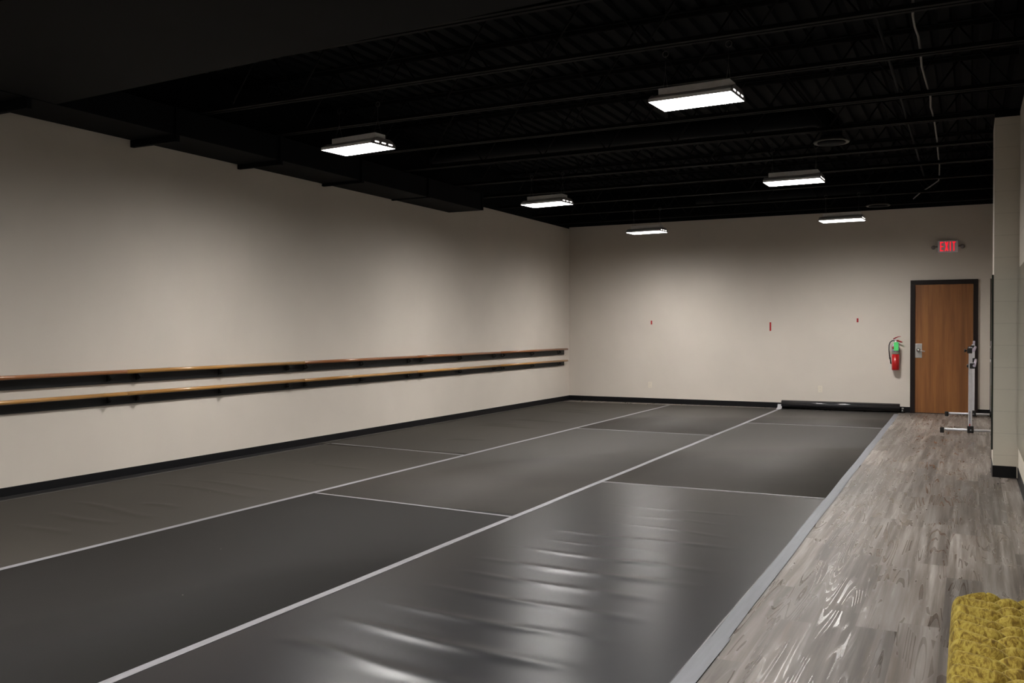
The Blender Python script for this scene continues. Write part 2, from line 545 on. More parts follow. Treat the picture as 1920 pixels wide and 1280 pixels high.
# ------------------------------------------------------------------ roof joists
JY = [('15.95', 15.9), ('', 14.7), ('', 13.45), ('', 12.25), ('', 11.1), ('', 9.75), ('', 8.65), ('', 7.38), ('', 6.33), ('', 5.23), ('', 4.1), ('', 2.9), ('', 1.7)]
XJ0, XJ1 = XL + 0.004, XR - 0.004
def joist(x0, x1):
    t = thing('bar_joist', (0, 0, 3.4), '', 'roof joist', 0, 'open-web joists under the black roof deck')
    b = nb()
    for s in (-1, 1):
        box(b, x0, x1, s * 0.012 if s > 0 else -0.047, 0.047 if s > 0 else -0.012, 0.0, 0.006)
        box(b, x0, x1, 0.012 * s - 0.003, 0.012 * s + 0.003, 0.0061, 0.04)
    obj('bottom_chord', b, 'black_steel', t)
    b = nb()
    for s in (-1, 1):
        box(b, x0, x1, s * 0.012 if s > 0 else -0.047, 0.047 if s > 0 else -0.012, 0.585, 0.591)
        box(b, x0, x1, 0.012 * s - 0.003, 0.012 * s + 0.003, 0.55, 0.5849)
    obj('top_chord', b, 'black_steel', t)
    b = nb()
    n = 18; st = (x1 - x0 - 0.2) / n
    pts = []
    for k in range(n + 1):
        pts.append((x0 + 0.1 + k * st, 0, 0.02 if k % 2 == 0 else 0.57))
    for p, q in zip(pts, pts[1:]): tube(b, [p, q], 0.009, 6)
    obj('web', b, 'black_steel', t)
    return t
ords = ['first', 'second', 'third', 'fourth', 'fifth', 'sixth', 'seventh', 'eighth', 'ninth', 'tenth', 'eleventh', 'twelfth', 'thirteenth']
j0 = None
for k, (_, y) in enumerate(JY):
    j = joist(XJ0, XJ1) if j0 is None else copy_tree(j0)
    j0 = j0 or j
    j.location = (0, y, 3.4)
    j['label'] = 'black open-web steel roof joist, %s one out from the end wall' % ords[k]
# bridging strips tying the joists together
b = nb(); tube(b, [(-0.575, 1.6, 3.454), (-0.575, 13.47, 3.454)], 0.012, 6)
tag(obj('joist_bridging', b, 'black_duct'), 'black steel rod running across the tops of the joist chords beside the pale cable', 'joist bridging')

# ------------------------------------------------------------------ ducts
t = thing('trunk_duct', (XL, 7.4, 3.13), 'black rectangular air duct along the top of the barre wall', 'air duct')
b = nb(); box(b, 0.004, 0.58, -4.4, 4.36, 0.012, 0.262, bev=0.004)
obj('duct_body', b, 'black_duct', t)
for y in (4.53, 5.99, 7.38, 8.80, 10.28, 11.76):
    b = nb(); z0 = -0.055 + (y - 5.99) * 0.0125 - 0.0
    for (xa, xb, za, zb) in ((0.004, 0.60, z0, 0.0115), ):
        box(b, xa, xb, y - 7.4 - 0.02, y - 7.4 + 0.02, za, zb)
    box(b, 0.5805, 0.60, y - 7.4 - 0.02, y - 7.4 + 0.02, 0.0116, 0.262)
    obj('duct_flange', b, 'black_duct', t)

t = thing('branch_duct', (-6.46, 4.40, 3.14), 'wide black air duct branching across the ceiling from the near end of the wall duct', 'air duct', R(1.5))
b = nb()
prism(b, [(0.03, 0.0), (4.4, 0.16), (4.4, 0.249), (0.03, 0.249)], 1, -1.2, 0.36)
obj('duct_body', b, 'black_duct', t)

def diffuser_duct(x, y, ztop, length, label):
    t = thing('round_duct', (x, y, 3.33), label, 'air duct')
    b = nb()
    r = 0.11
    tube(b, [(0, 0, 0.04), (0, 0, 0.115), (-0.03, 0, 0.20), (-0.10, 0, 0.268), (-0.20, 0, 0.29), (-length, 0, 0.29)], r, 20)
    obj('duct_body', b, 'black_duct', t)
    b = nb()
    lathe(b, (0, 0, 0), (0, 0, 1), [(0.0, 0.150), (-0.010, 0.175), (0.0, 0.180), (0.012, 0.165), (0.05, 0.115)], 32)
    dd = obj('diffuser', b, 'diffuser', t)
    b = nb()
    lathe(b, (0, 0, 0), (0, 0, 1), [(-0.016, 0.0), (-0.016, 0.138), (-0.008, 0.142), (-0.0105, 0.0)], 24)
    obj('diffuser_core', b, 'black_duct', dd)
    for k in (0.35, 0.85):
        b = nb(); box(b, -length * k - 0.012, -length * k + 0.012, -0.115, -0.1125, 0.29, 0.669)
        obj('hanger_strap', b, 'black_steel', t)
    return t
diffuser_duct(-1.31, 9.98, 0, 4.9, 'black round duct ending in a round ceiling diffuser above the middle right lamp')
diffuser_duct(-1.31, 15.33, 0, 2.9, 'black round duct ending in a round ceiling diffuser near the end wall')

# pale cable strung through the joists
b = nb()
cab = [(-0.352, 3.0), (-0.362, 4.2), (-0.352, 5.3), (-0.360, 6.0), (-0.345, 6.432), (-0.362, 6.75), (-0.364, 7.007), (-0.352, 7.25), (-0.355, 7.62), (-0.366, 8.1), (-0.352, 8.75), (-0.340, 9.15), (-0.353, 9.6), (-0.342, 10.1), (-0.349, 11.277), (-0.367, 12.3), (-0.372, 13.0), (-0.40, 13.9), (-0.42, 14.3)]
tube(b, [(x * 0.977, y * 0.977, 3.452) for x, y in cab] + [(-0.54, 14.5, 3.452), (-0.70, 15.1, 3.452), (-0.82, 15.7, 3.452)], 0.0085, 8)
tag(obj('electrical_cable', b, 'cable'), 'pale metal-clad cable running lengthwise through the black roof joists on the right', 'cable')

# ------------------------------------------------------------------ hanging lights
def make_light():
    t = thing('hanging_light', (0, 0, 3.0), '', 'ceiling light', 0, 'hanging LED panel lights')
    b = nb()   # pan, open below
    hw, hd = 0.305, 0.165
    outer = [(-hd, 0.0), (-hd, 0.022), (-0.085, 0.062), (0.085, 0.062), (hd, 0.022), (hd, 0.0), (hd - 0.006, 0.0), (hd - 0.006, 0.018), (0.083, 0.056), (-0.083, 0.056), (-hd + 0.006, 0.018), (-hd + 0.006, 0.0)]
    prism(b, outer, 0, -hw + 0.0045, hw - 0.0045)
    obj('housing', b, 'white_metal', t)
    for s in (-1, 1):
        b = nb()
        ep = [(-hd, -0.001), (-hd, 0.022), (-0.12, 0.052), (-0.085, 0.066), (0.085, 0.066), (0.12, 0.052), (hd, 0.022), (hd, -0.001)]
        x0, x1 = (hw - 0.0044, hw) if s > 0 else (-hw, -hw + 0.0044)
        prism(b, ep, 0, x0, x1)
        e = obj('end_plate', b, 'lamp_end', t)
        for yy in (-0.09, 0.0, 0.09):
            b = nb()
            xa, xb = (hw + 0.0001, hw + 0.0011) if s > 0 else (-hw - 0.0011, -hw - 0.0001)
            poly = [(yy - 0.024, 0.017), (yy + 0.024, 0.017), (yy + 0.030, 0.023), (yy + 0.024, 0.029), (yy - 0.024, 0.029), (yy - 0.030, 0.023)]
            prism(b, poly, 0, xa, xb)
            obj('end_slot', b, 'slot', e)
    b = BX(-hw + 0.0047, hw - 0.0047, -hd + 0.0065, hd - 0.0065, 0.0005, 0.0055)
    obj('lens', b, 'lens', t)
    b = nb(); box(b, -hw + 0.04, hw - 0.04, -0.07, 0.07, 0.0665, 0.115, bev=0.006)
    obj('driver_box', b, 'white_metal', t)
    for s in (-1, 1):
        b = nb()
        tube(b, [(s * 0.235, -0.05, 0.112), (s * 0.235, -0.0, 0.25), (s * 0.235, 0.0, 0.38)], 0.0018, 6)
        tube(b, [(s * 0.235, 0.05, 0.112), (s * 0.235, 0.0, 0.25)], 0.0018, 6)
        obj('hanger_wire', b, 'wire', t)
        b = nb()
        ring = [(s * 0.235 + 0.022 * math.sin(a * math.pi / 10), 0.0, 0.378 - 0.022 + 0.022 + 0.022 * math.cos(a * math.pi / 10)) for a in range(0, 20)]
        tube(b, ring + [ring[0]], 0.003, 6, cap=False)
        obj('hook', b, 'wire', t)
        b = nb(); tube(b, [(s * 0.235, 0.0, 0.405), (s * 0.235, 0.0, 0.9985)], 0.0014, 6)
        obj('hanger_wire', b, 'black_steel', t)
    return t
M['lamp_end'] = simple('lamp_end_plate', (0.22, 0.20, 0.20), 0.4, metal=0.2)
L = make_light()
spots = [(-1.768, 6.423, -3.5, 'near', 'right'), (-4.971, 6.72, -6.3, 'near', 'left'),
         (-1.756, 10.38, -1.5, 'middle', 'right'), (-4.934, 10.745, -6.0, 'middle', 'left'),
         (-1.722, 14.30, -4.0, 'far', 'right'), (-4.842, 14.54, -5.5, 'far', 'left'),
         (-1.76, 2.40, -3.0, None, 'right'), (-4.95, 2.60, -4.0, None, 'left'),
         (-1.76, -1.60, -3.0, None, 'right'), (-4.95, -1.50, -4.0, None, 'left')]
txt = {('near', 'right'): 'lit white hanging panel light nearest the camera, largest, in the right row',
       ('near', 'left'): 'lit white hanging panel light nearest the camera in the left row, over the barre side',
       ('middle', 'right'): 'lit white hanging panel light, middle one of the right row, beyond the largest',
       ('middle', 'left'): 'lit white hanging panel light, middle one of the left row toward the barres',
       ('far', 'right'): 'lit white panel light hanging at the end wall, the one nearer the door',
       ('far', 'left'): 'lit white panel light hanging at the end wall, the one nearer the left corner',
       2.40: 'lit white hanging panel light of the right row, overhead in front of the camera',
       2.60: 'lit white hanging panel light of the left row, overhead in front of the camera',
       -1.60: 'lit white hanging panel light of the right row, behind the camera',
       -1.50: 'lit white hanging panel light of the left row, behind the camera'}
for k, (x, y, a, q, s) in enumerate(spots):
    o = L if k == 0 else copy_tree(L)
    o.location = (x, y, 3.0); o.rotation_euler = (0, 0, R(a))
    o['label'] = txt[(q, s)] if q else txt[y]

# ------------------------------------------------------------------ barres on the left wall
def barre(kind, zr0, sr, zb0, sb, hb, label, segs):
    """zr0, zb0: rail centre and board bottom height at Y = 4.6; sr, sb: rise per metre"""
    y0 = -1.8
    t = thing('wall_barre', (XL, 4.6, zr0), label, 'ballet barre', 0, 'wall-mounted ballet barres')
    def zr(y): return (y - 4.6) * sr
    def zb(y): return zb0 - zr0 + (y - 4.6) * sb
    ends = [y0, 0.80, 3.33, 5.86, 8.36, 10.79, 13.32, 16.10]
    b = nb()
    for ya, yb in ((y0, 16.10),):
        q = []
        for x in (0.001, 0.019):
            q.append([b.verts.new((x, ya - 4.6, zb(ya))), b.verts.new((x, yb - 4.6, zb(yb))), b.verts.new((x, yb - 4.6, zb(yb) + hb)), b.verts.new((x, ya - 4.6, zb(ya) + hb))])
        b.faces.new(q[0]); b.faces.new(q[1])
        for k in range(4): b.faces.new((q[0][k], q[0][(k + 1) % 4], q[1][(k + 1) % 4], q[1][k]))
    obj('backing_board', b, 'board_black', t)
    ends[-1] = 16.13
    for k, (ya, yb) in enumerate(zip(ends, ends[1:])):
        b = nb()
        tube(b, [(0.072, ya - 4.6 + .001, zr(ya)), (0.072, yb - 4.6 - .001, zr(yb))], 0.0185, 20)
        r_ = obj('rail', b, segs[k], t)
    for y in (-0.5, 0.65, 0.95, 1.98, 3.18, 3.49, 4.5, 5.70, 6.02, 7.07, 8.12, 8.43, 9.53, 10.63, 10.95, 12.06, 13.17, 13.48, 14.62, 15.80):
        b = nb()
        z = zr(y); zz = zb(y) + 0.02
        yy = y - 4.6
        # foot plate on the board, curved arm, saddle under the rail
        box(b, 0.0195, 0.025, yy - 0.012, yy + 0.012, zz, zz + 0.075)
        tube(b, [(0.026, yy, zz + 0.012), (0.048, yy, zz + 0.014), (0.066, yy, zz + 0.03), (0.072, yy, z - 0.026)], 0.007, 8)
        prism(b, [(yy - 0.045, z - 0.0215), (yy + 0.045, z - 0.0215), (yy + 0.038, z - 0.028), (yy + 0.008, z - 0.06), (yy - 0.008, z - 0.06), (yy - 0.038, z - 0.028)], 0, 0.058, 0.086)
        obj('bracket', b, 'bracket_black', t)
    return t
A_, B_ = 'rail_amber', 'rail_brown'
barre('u', 0.9725, 0.0030, 0.868, 0.0028, 0.105, 'upper wall barre, wood rail in reddish and amber lengths over a black board', [A_, A_, B_, A_, B_, B_, B_])
barre('l', 0.7715, 0.0012, 0.673, 0.0016, 0.103, 'lower wall barre, amber wood rail over a black board', [A_, B_, A_, A_, A_, A_, A_])

# ------------------------------------------------------------------ floor mats
def wrinkled(x0, x1, y0, y1, th, mat, ridges, label, back=None, dy=0.0075, dx=0.035):
    """mat sheet with raised wrinkles; (xa, ya, xb, yb, height, sigma)"""
    b = nb()
    if ridges:
        lo = min(min(r[1], r[3]) for r in ridges) - 0.2
        hi = max(max(r[1], r[3]) for r in ridges) + 0.2
        ys = []
        y = y0
        while y < y1 - 0.004:
            ys.append(y)
            y += dy if lo < y < hi else 0.12
        ys.append(y1)
        nx = max(2, int((x1 - x0) / dx))
    else:
        ys = [y0, y1]; nx = 1
    xs = [x0 + (x1 - x0) * k / nx for k in range(nx + 1)]
    def hh(x, y):
        h = 0.0
        for (xa, ya, xb, yb, H, sg) in ridges:
            u = (x - xa) / (xb - xa)
            if u < -0.12 or u > 1.12: continue
            yc = ya + (yb - ya) * u + 0.018 * math.sin(u * 5 + xa * 9)
            dd = (y - yc) / (sg * (1.0 + 0.5 * u))
            if abs(dd) > 4: continue
            e = max(0.0, 1 - (2 * abs(u - 0.5) / 1.24) ** 2.5)
            h += H * e * math.exp(-0.5 * dd * dd)
        edge = min(1.0, (x - x0) / 0.12, (x1 - x) / 0.12)
        return h * max(0, edge)
    back = back or (y1, y1)
    grid = []
    for y in ys:
        row = []
        for x in xs:
            yy = y
            if y == ys[-1]: yy = back[0] + (back[1] - back[0]) * (x - x0) / (x1 - x0)
            row.append(b.verts.new((x, yy, th + hh(x, y))))
        grid.append(row)
    for a, c in zip(grid, grid[1:]):
        for k in range(nx):
            f = b.faces.new((a[k], a[k + 1], c[k + 1], c[k])); f.smooth = True
    # skirt down to the floor and underside
    per = grid[0] + [r[-1] for r in grid[1:]] + grid[-1][-2::-1] + [r[0] for r in grid[-2:0:-1]]
    low = [b.verts.new((v.co.x, v.co.y, 0.0006)) for v in per]
    n = len(per)
    for k in range(n): b.faces.new((per[k], low[k], low[(k + 1) % n], per[(k + 1) % n]))
    b.faces.new(low)
    return tag(obj('floor_mat', b, mat), label, 'dance floor mat', 'rolled-out vinyl dance mats')

TH = 0.0025
X1, X2, X3, X0 = -4.903, -2.955, -0.995, -6.985
near = [(-2.45, 5.60, -1.41, 5.60), (-2.46, 5.05, -1.38, 5.01), (-2.50, 4.69, -1.38, 4.68), (-2.45, 4.40, -1.45, 4.34), (-2.47, 4.07, -1.42, 4.01), (-2.51, 3.70, -1.47, 3.66), (-2.55, 3.39, -1.44, 3.30), (-2.60, 3.06, -1.60, 2.96), (-2.46, 6.64, -1.55, 6.63), (-2.20, 6.00, -1.47, 5.92), (-2.3, 6.3, -1.6, 6.28), (-2.4, 5.33, -1.75, 5.31)]
nr = [(a, c, d_, e, (0.0030, 0.0036, 0.0048, 0.0042, 0.0045, 0.0048, 0.0062, 0.0062, 0.0016, 0.0018, 0.0015, 0.0020)[k], (0.020, 0.022, 0.026, 0.024, 0.024, 0.026, 0.028, 0.03, 0.016, 0.016, 0.016, 0.016)[k]) for k, (a, c, d_, e) in enumerate(near)]
l1 = [(-6.35, 5.74, -5.29, 5.61), (-6.27, 6.01, -5.32, 5.91), (-6.33, 6.52, -5.29, 6.45), (-6.23, 4.80, -5.36, 4.67), (-6.02, 4.41, -5.40, 4.37), (-5.88, 4.07, -5.39, 4.02), (-5.77, 5.03, -5.43, 5.00), (-6.17, 7.31, -5.34, 7.25)]
l1f = [(-6.27, 12.32, -5.41, 12.35), (-6.29, 11.41, -5.47, 11.42), (-6.3, 11.6, -5.6, 11.62), (-5.84, 9.74, -5.40, 9.83), (-6.49, 14.04, -5.52, 13.87), (-6.4, 14.3, -5.6, 14.2)]
r1 = [(*q, 0.0075, 0.024) for q in l1]
r1f = [(*q, 0.012, 0.040) for q in l1f]
G = 0.001
wrinkled(-6.872, X1 - G, -2.5, 8.60, TH, 'mat_brown', r1, 'wrinkled brown-grey vinyl mat along the barre wall, nearer piece')
wrinkled(X0, X1 - G, 8.604, 16.0, TH, 'mat_brown', r1f, 'wrinkled brown-grey vinyl mat along the barre wall, far piece in the corner', (15.96, 16.08), dy=0.012)
wrinkled(X1 + G, X2 - G, -2.5, 5.94, TH, 'mat_mid', [], 'dark grey vinyl mat of the middle strip, nearest piece')
wrinkled(X1 + G, X2 - G, 5.944, 11.63, TH, 'mat_grey', [], 'grey vinyl mat of the middle strip between its two cross tapes')
wrinkled(X1 + G, X2 - G, 11.634, 16.15, TH, 'mat_grey', [], 'grey vinyl mat of the middle strip, far piece at the end wall', (16.09, 16.21))
wrinkled(X2 + G, X3, -2.5, 7.61, TH, 'mat_black', nr, 'glossy black wrinkled vinyl mat in the foreground beside the planks')
wrinkled(X2 + G, X3 - 0.03, 7.614, 13.49, TH, 'mat_grey', [], 'smooth grey vinyl mat of the right strip, middle piece')
wrinkled(X2 + G, X3 - 0.065, 13.494, 16.2, TH, 'mat_grey', [], 'smooth grey vinyl mat of the right strip, far piece in front of the roll')

b = nb(); box(b, -7.028, -6.873, -2.5, 8.60, 0.0006, 0.0022)
tag(obj('vinyl_edging', b, 'base_black'), 'narrow black vinyl strip on the floor between the barre wall and the wrinkled mat', 'floor edging')

def strip(p, q, wd, z0, th, mat, label, group='tape strips on the dance floor'):
    b = nb()
    p = Vector((*p, 0)); q = Vector((*q, 0)); n = (q - p).normalized(); s = Vector((-n.y, n.x, 0)) * wd / 2
    N = max(1, int((q - p).length / 0.6))
    A = []
    for k in range(N + 1):
        c = p + (q - p) * k / N + s.normalized() * 0.0025 * math.sin(k * 1.7)
        A.append([b.verts.new((c - s) + Vector((0, 0, z0))), b.verts.new((c + s) + Vector((0, 0, z0))), b.verts.new((c + s) + Vector((0, 0, z0 + th))), b.verts.new((c - s) + Vector((0, 0, z0 + th)))])
    for a, c in zip(A, A[1:]):
        for k in range(4): b.faces.new((a[k], a[(k + 1) % 4], c[(k + 1) % 4], c[k]))
    b.faces.new(A[0]); b.faces.new(A[-1])
    return tag(obj('floor_tape', b, mat), label, 'tape', group)
ZT = TH + 0.0002
strip((-2.948, -2.3), (-2.960, 15.98), 0.050, ZT + 0.0006, 0.0005, 'tape', 'long pale tape line beside the glossy black mat, running from foreground to the mat roll')
strip((-4.893, -2.3), (-4.908, 16.05), 0.050, ZT + 0.0006, 0.0005, 'tape', 'long pale tape line next to the strip of wrinkled mats by the barre wall')
strip((-0.975, -2.3), (-0.975, 3.95), 0.085, 0.0042, 0.0005, 'tape_edge', 'near length of bluish tape between black mat and wood planks')
strip((-0.975, 3.85), (-1.068, 16.0), 0.072, 0.0034, 0.0005, 'tape_edge', 'far length of bluish tape edging the mats along the planks')
strip((-6.853, -2.3), (-6.868, 8.70), 0.022, ZT, 0.0004, 'tape_and_glint', 'thin dull tape line at the foot of the barre wall, nearer length')
strip((-6.945, -2.3), (-7.015, 8.75), 0.010, ZT, 0.0004, 'tape_and_glint', 'hairline painted glint of the mat edge on the black strip, closest to the barre wall')  # thin pale strip laid down as the highlight along the mat edge
strip((-6.985, 8.9), (-6.995, 15.95), 0.022, ZT, 0.0004, 'tape_and_glint', 'thin dull tape line at the foot of the barre wall, far length')
strip((-4.875, 5.985), (-2.965, 5.862), 0.030, ZT, 0.0004, 'tape', 'pale cross tape nearest the camera in the middle strip')
strip((-2.925, 7.60), (-1.02, 7.645), 0.030, ZT, 0.0004, 'tape', 'pale cross tape at the far end of the glossy black mat')
strip((-4.875, 11.635), (-2.975, 11.635), 0.036, ZT, 0.0004, 'tape', 'pale cross tape farther off in the middle strip')
strip((-6.86, 8.73), (-4.92, 8.55), 0.032, ZT, 0.0004, 'tape', 'pale cross tape on the wrinkled mats by the barre wall')
strip((-2.935, 13.45), (-1.06, 13.545), 0.040, ZT, 0.0004, 'tape', 'faint pale cross tape farthest off, before the mat roll')

# loose curled tape end beside the roll
b = nb()
pr = [(-3.00, 16.02, 0.004), (-3.00, 16.10, 0.008), (-3.00, 16.16, 0.03), (-3.00, 16.185, 0.075), (-3.0, 16.18, 0.085)]
A = []
for (x, y, z) in pr: A.append([b.verts.new((x, y, z)), b.verts.new((x + 0.075, y, z)), b.verts.new((x + 0.075, y - 0.001, z + 0.0015)), b.verts.new((x, y - 0.001, z + 0.0015))])
for a, c in zip(A, A[1:]):
    for k in range(4): b.faces.new((a[k], a[(k + 1) % 4], c[(k + 1) % 4], c[k]))
b.faces.new(A[0]); b.faces.new(A[-1])
tag(obj('tape_end', b, 'white_tape'), 'white tape end folded up off the floor at the left end of the mat roll', 'tape')

# rolled mat by the back wall
b = nb()
n = 150; turns = 5
prof = []
for k in range(n + 1):
    a = k / n * turns * 2 * math.pi
    prof.append((a, 0.032 + 0.043 * k / n))
def roll_ring(x, dz, sc):
    out = []
    for a, r in prof:
        out.append(((x), math.cos(-a - 1.57) * r * sc, math.sin(-a - 1.57) * r * sc + dz))
    return out
RA = [b.verts.new(p) for p in roll_ring(-0.95, 0.0765, 1.0)]
RB = [b.verts.new(p) for p in roll_ring(0.95, 0.0765, 1.0)]
for k in range(n):
    f = b.faces.new((RA[k], RA[k + 1], RB[k + 1], RB[k])); f.smooth = True
# loose flap lying forward on the floor
ex = [(-0.95, -0.01, 0.0018), (0.95, -0.01, 0.0018)]
o = obj('mat_roll', b, 'mat_roll', None, (-1.99, 16.255, 0.0035))
sm = o.modifiers.new('thickness', 'SOLIDIFY'); sm.thickness = 0.002; sm.offset = 0
o.rotation_euler = (0, 0, R(1.6))
tag(o, 'long roll of glossy black vinyl mat lying against the end wall', 'rolled mat')

t = thing('floor_stop', (-1.0, 16.30, 0.0), 'small black stop with a grey cap at the right end of the roll', 'door stop')
b = nb(); lathe(b, (0, 0, 0), (0, 0, 1), [(0.0005, 0.042), (0.03, 0.040), (0.055, 0.026), (0.06, 0.0)], 18)
obj('foot', b, 'black_plastic', t)
b = nb(); lathe(b, (0, 0, 0.0605), (0, 0, 1), [(0, 0.018), (0.02, 0.018), (0.026, 0.0)], 14)
obj('cap', b, 'steel', t)

# ------------------------------------------------------------------ back wall small things
def outlet(x, z, label):
    t = thing('wall_outlet', (x, YB - 0.0005, z), label, 'power outlet', 0, 'ivory outlets low on the end wall')
    b = BX(-0.036, 0.036, -0.006, 0, -0.058, 0.058, bev=0.002)
    obj('cover_plate', b, 'outlet', t)
    for s in (-1, 1):
        b = nb(); prism(b, [(0.017 * math.cos(a * math.pi / 8), s * 0.024 + 0.014 * math.sin(a * math.pi / 8)) for a in range(16)], 1, -0.0085, -0.0062)
        f = obj('socket', b, 'outlet', t)
        b = nb()
        for xx in (-0.006, 0.006): box(b, xx - 0.0012, xx + 0.0012, -0.0092, -0.0087, s * 0.024 - 0.005, s * 0.024 + 0.005)
        obj('slot', b, 'outlet_dark', f)
    return t
outlet(-5.383, 0.342, 'ivory wall outlet on the end wall, the one nearer the left corner')
outlet(-2.318, 0.352, 'ivory wall outlet on the end wall above the mat roll')
for x, z0, z1, lb in ((-5.359, 1.480, 1.551, 'short red tape strip on the end wall, leftmost of the three'), (-3.167, 1.359, 1.511, 'tallest red tape strip, middle of the end wall'), (-1.716, 1.504, 1.572, 'short red tape strip on the end wall above and left of the fire extinguisher')):
    b = BX(x - 0.0145, x + 0.0145, YB - 0.0016, YB - 0.0004, z0, z1)
    tag(obj('wall_tape', b, 'red_tape'), lb, 'tape', 'red tape marks on the end wall')

# exit sign
t = thing('exit_sign', (-0.337, YB - 0.001, 2.73), 'lit red EXIT sign with two small emergency lamps above the door', 'exit sign')
b = BX(-0.150, 0.150, -0.055, 0, -0.098, 0.098, bev=0.006)
obj('sign_box', b, 'sign_grey', t)
def letters(bm, x, z, lw, lh, tk, y0, y1):
    def q(*pts): prism(bm, [(x + a * lw, z + c * lh) for a, c in pts], 1, y0, y1)
    return q
ws = {'E': 0.05, 'X': 0.056, 'I': 0.014, 'T': 0.05}
xc = -0.116; tk = 0.017; H = 0.150; z0 = -0.075; ya, yb = -0.058, -0.0555
for ch in 'EXIT':
    b = nb(); wl = ws[ch] if ch != 'I' else 0.017
    if ch == 'E':
        box(b, xc, xc + tk, ya, yb, z0, z0 + H)
        for zz in (z0, z0 + H / 2 - tk * 0.5, z0 + H - tk): box(b, xc + tk + .0001, xc + wl, ya, yb, zz, zz + tk)
    if ch == 'X':
        prism(b, [(xc, z0), (xc + tk * 1.15, z0), (xc + wl, z0 + H), (xc + wl - tk * 1.15, z0 + H)], 1, ya, yb)
        prism(b, [(xc + wl - tk * 1.15, z0), (xc + wl, z0), (xc + tk * 1.15, z0 + H), (xc, z0 + H)], 1, ya - 0.0003, yb - 0.0003)
    if ch == 'I': box(b, xc, xc + tk, ya, yb, z0, z0 + H)
    if ch == 'T':
        box(b, xc + wl / 2 - tk / 2, xc + wl / 2 + tk / 2, ya, yb, z0, z0 + H - tk - .0001)
        box(b, xc, xc + wl, ya, yb, z0 + H - tk, z0 + H)
    obj('letter', b, 'exit_red', t)
    xc += wl + 0.0185
for s in (-1, 1):
    b = nb()
    tube(b, [(s * 0.150, -0.03, 0.0), (s * 0.185, -0.03, 0.0)], 0.009, 10)
    a = obj('lamp_arm', b, 'lamp_dark', t)
    b = nb()
    lathe(b, (s * 0.205, -0.015, 0.004), (s * 0.25, -1, -0.45), [(0, 0.012), (0.01, 0.026), (0.045, 0.033), (0.052, 0.030), (0.054, 0.0)], 18)
    obj('lamp_head', b, 'lamp_dark', a)

# fire extinguisher
t = thing('fire_extinguisher', (-1.113, YB - 0.075, 0.708), 'red fire extinguisher with a green tag hanging left of the door', 'fire extinguisher')
b = nb()
lathe(b, (0, 0, 0), (0, 0, 1), [(0.0, 0.0), (0.0, 0.052), (0.006, 0.058), (0.262, 0.058)], 32)
obj('cylinder', b, 'red', t)
def label_mat():
    tt = NT('printed_silver_label')
    p = tt.obj()
    sx = tt.n('ShaderNodeSeparateXYZ'); tt.l(p, sx.inputs[0])
    v = tt.n('ShaderNodeTexVoronoi'); v.inputs['Scale'].default_value = 26; tt.l(p, v.inputs['Vector'])
    blk = tt.math('LESS_THAN', v.outputs['Distance'], 0.33)
    band = tt.math('LESS_THAN', tt.math('ABSOLUTE', tt.math('SUBTRACT', sx.outputs[2], 0.283)), 0.012)
    c = tt.mix(tt.math('MULTIPLY', blk, 0.55), (0.42, 0.40, 0.44, 1), (0.12, 0.11, 0.13, 1))
    c = tt.mix(band, c, (0.75, 0.72, 0.55, 1))
    tt.l(c, tt.b.inputs['Base Color']); tt.b.inputs['Roughness'].default_value = 0.45
    return tt.m
b = nb()
lathe(b, (0, 0, 0), (0, 0, 1), [(0.2625, 0.0582), (0.395, 0.0582), (0.415, 0.053), (0.432, 0.036), (0.440, 0.022)], 32)
obj('printed_label', b, label_mat(), t)
b = nb()
lathe(b, (-0.030, -0.0500, 0.372), (-0.5, -1, 0.0), [(0, 0.022), (0.003, 0.022), (0.004, 0.0)], 16)
obj('red_seal', b, 'red_dark', t)
b = nb()
lathe(b, (0, 0, 0), (0, 0, 1), [(0.4405, 0.020), (0.47, 0.018), (0.475, 0.013), (0.49, 0.013), (0.495, 0.0)], 18)
box(b, -0.022, 0.022, -0.012, 0.012, 0.4955, 0.512)
v_ = obj('valve', b, 'steel', t)
b = nb()
tube(b, [(-0.035, 0, 0.512), (0.0, 0, 0.535), (0.04, 0, 0.552), (0.078, -0.004, 0.558)], 0.007, 8, radii=[0.010, 0.011, 0.007, 0.004])
obj('top_lever', b, 'red_dark', v_)
b = nb()
tube(b, [(0.0, 0, 0.50), (0.04, 0, 0.488), (0.075, 0, 0.470), (0.105, -0.002, 0.462)], 0.009, 8, radii=[0.011, 0.012, 0.013, 0.008])
obj('carry_handle', b, 'red_dark', v_)
b = nb()
tube(b, [(-0.018, 0, 0.485), (-0.05, -0.01, 0.488), (-0.082, -0.02, 0.462), (-0.098, -0.028, 0.41), (-0.100, -0.03, 0.34), (-0.094, -0.03, 0.27), (-0.086, -0.028, 0.21)], 0.0085, 10)
h_ = obj('hose', b, 'black_plastic', t)
b = nb()
lathe(b, (-0.086, -0.028, 0.212), (0.16, 0.02, -1), [(0, 0.012), (0.03, 0.013), (0.032, 0.008), (0.11, 0.0105), (0.115, 0.0)], 14)
obj('nozzle', b, 'black_plastic', h_)
b = BX(-0.022, 0.048, -0.066, -0.0645, 0.325, 0.462)
g = obj('tag', b, 'green_tag', t); g['label'] = 'bright green paper tag'
b = nb(); box(b, -0.02, 0.02, 0.0585, 0.0735, 0.15, 0.46)
obj('wall_bracket', b, 'steel', t)

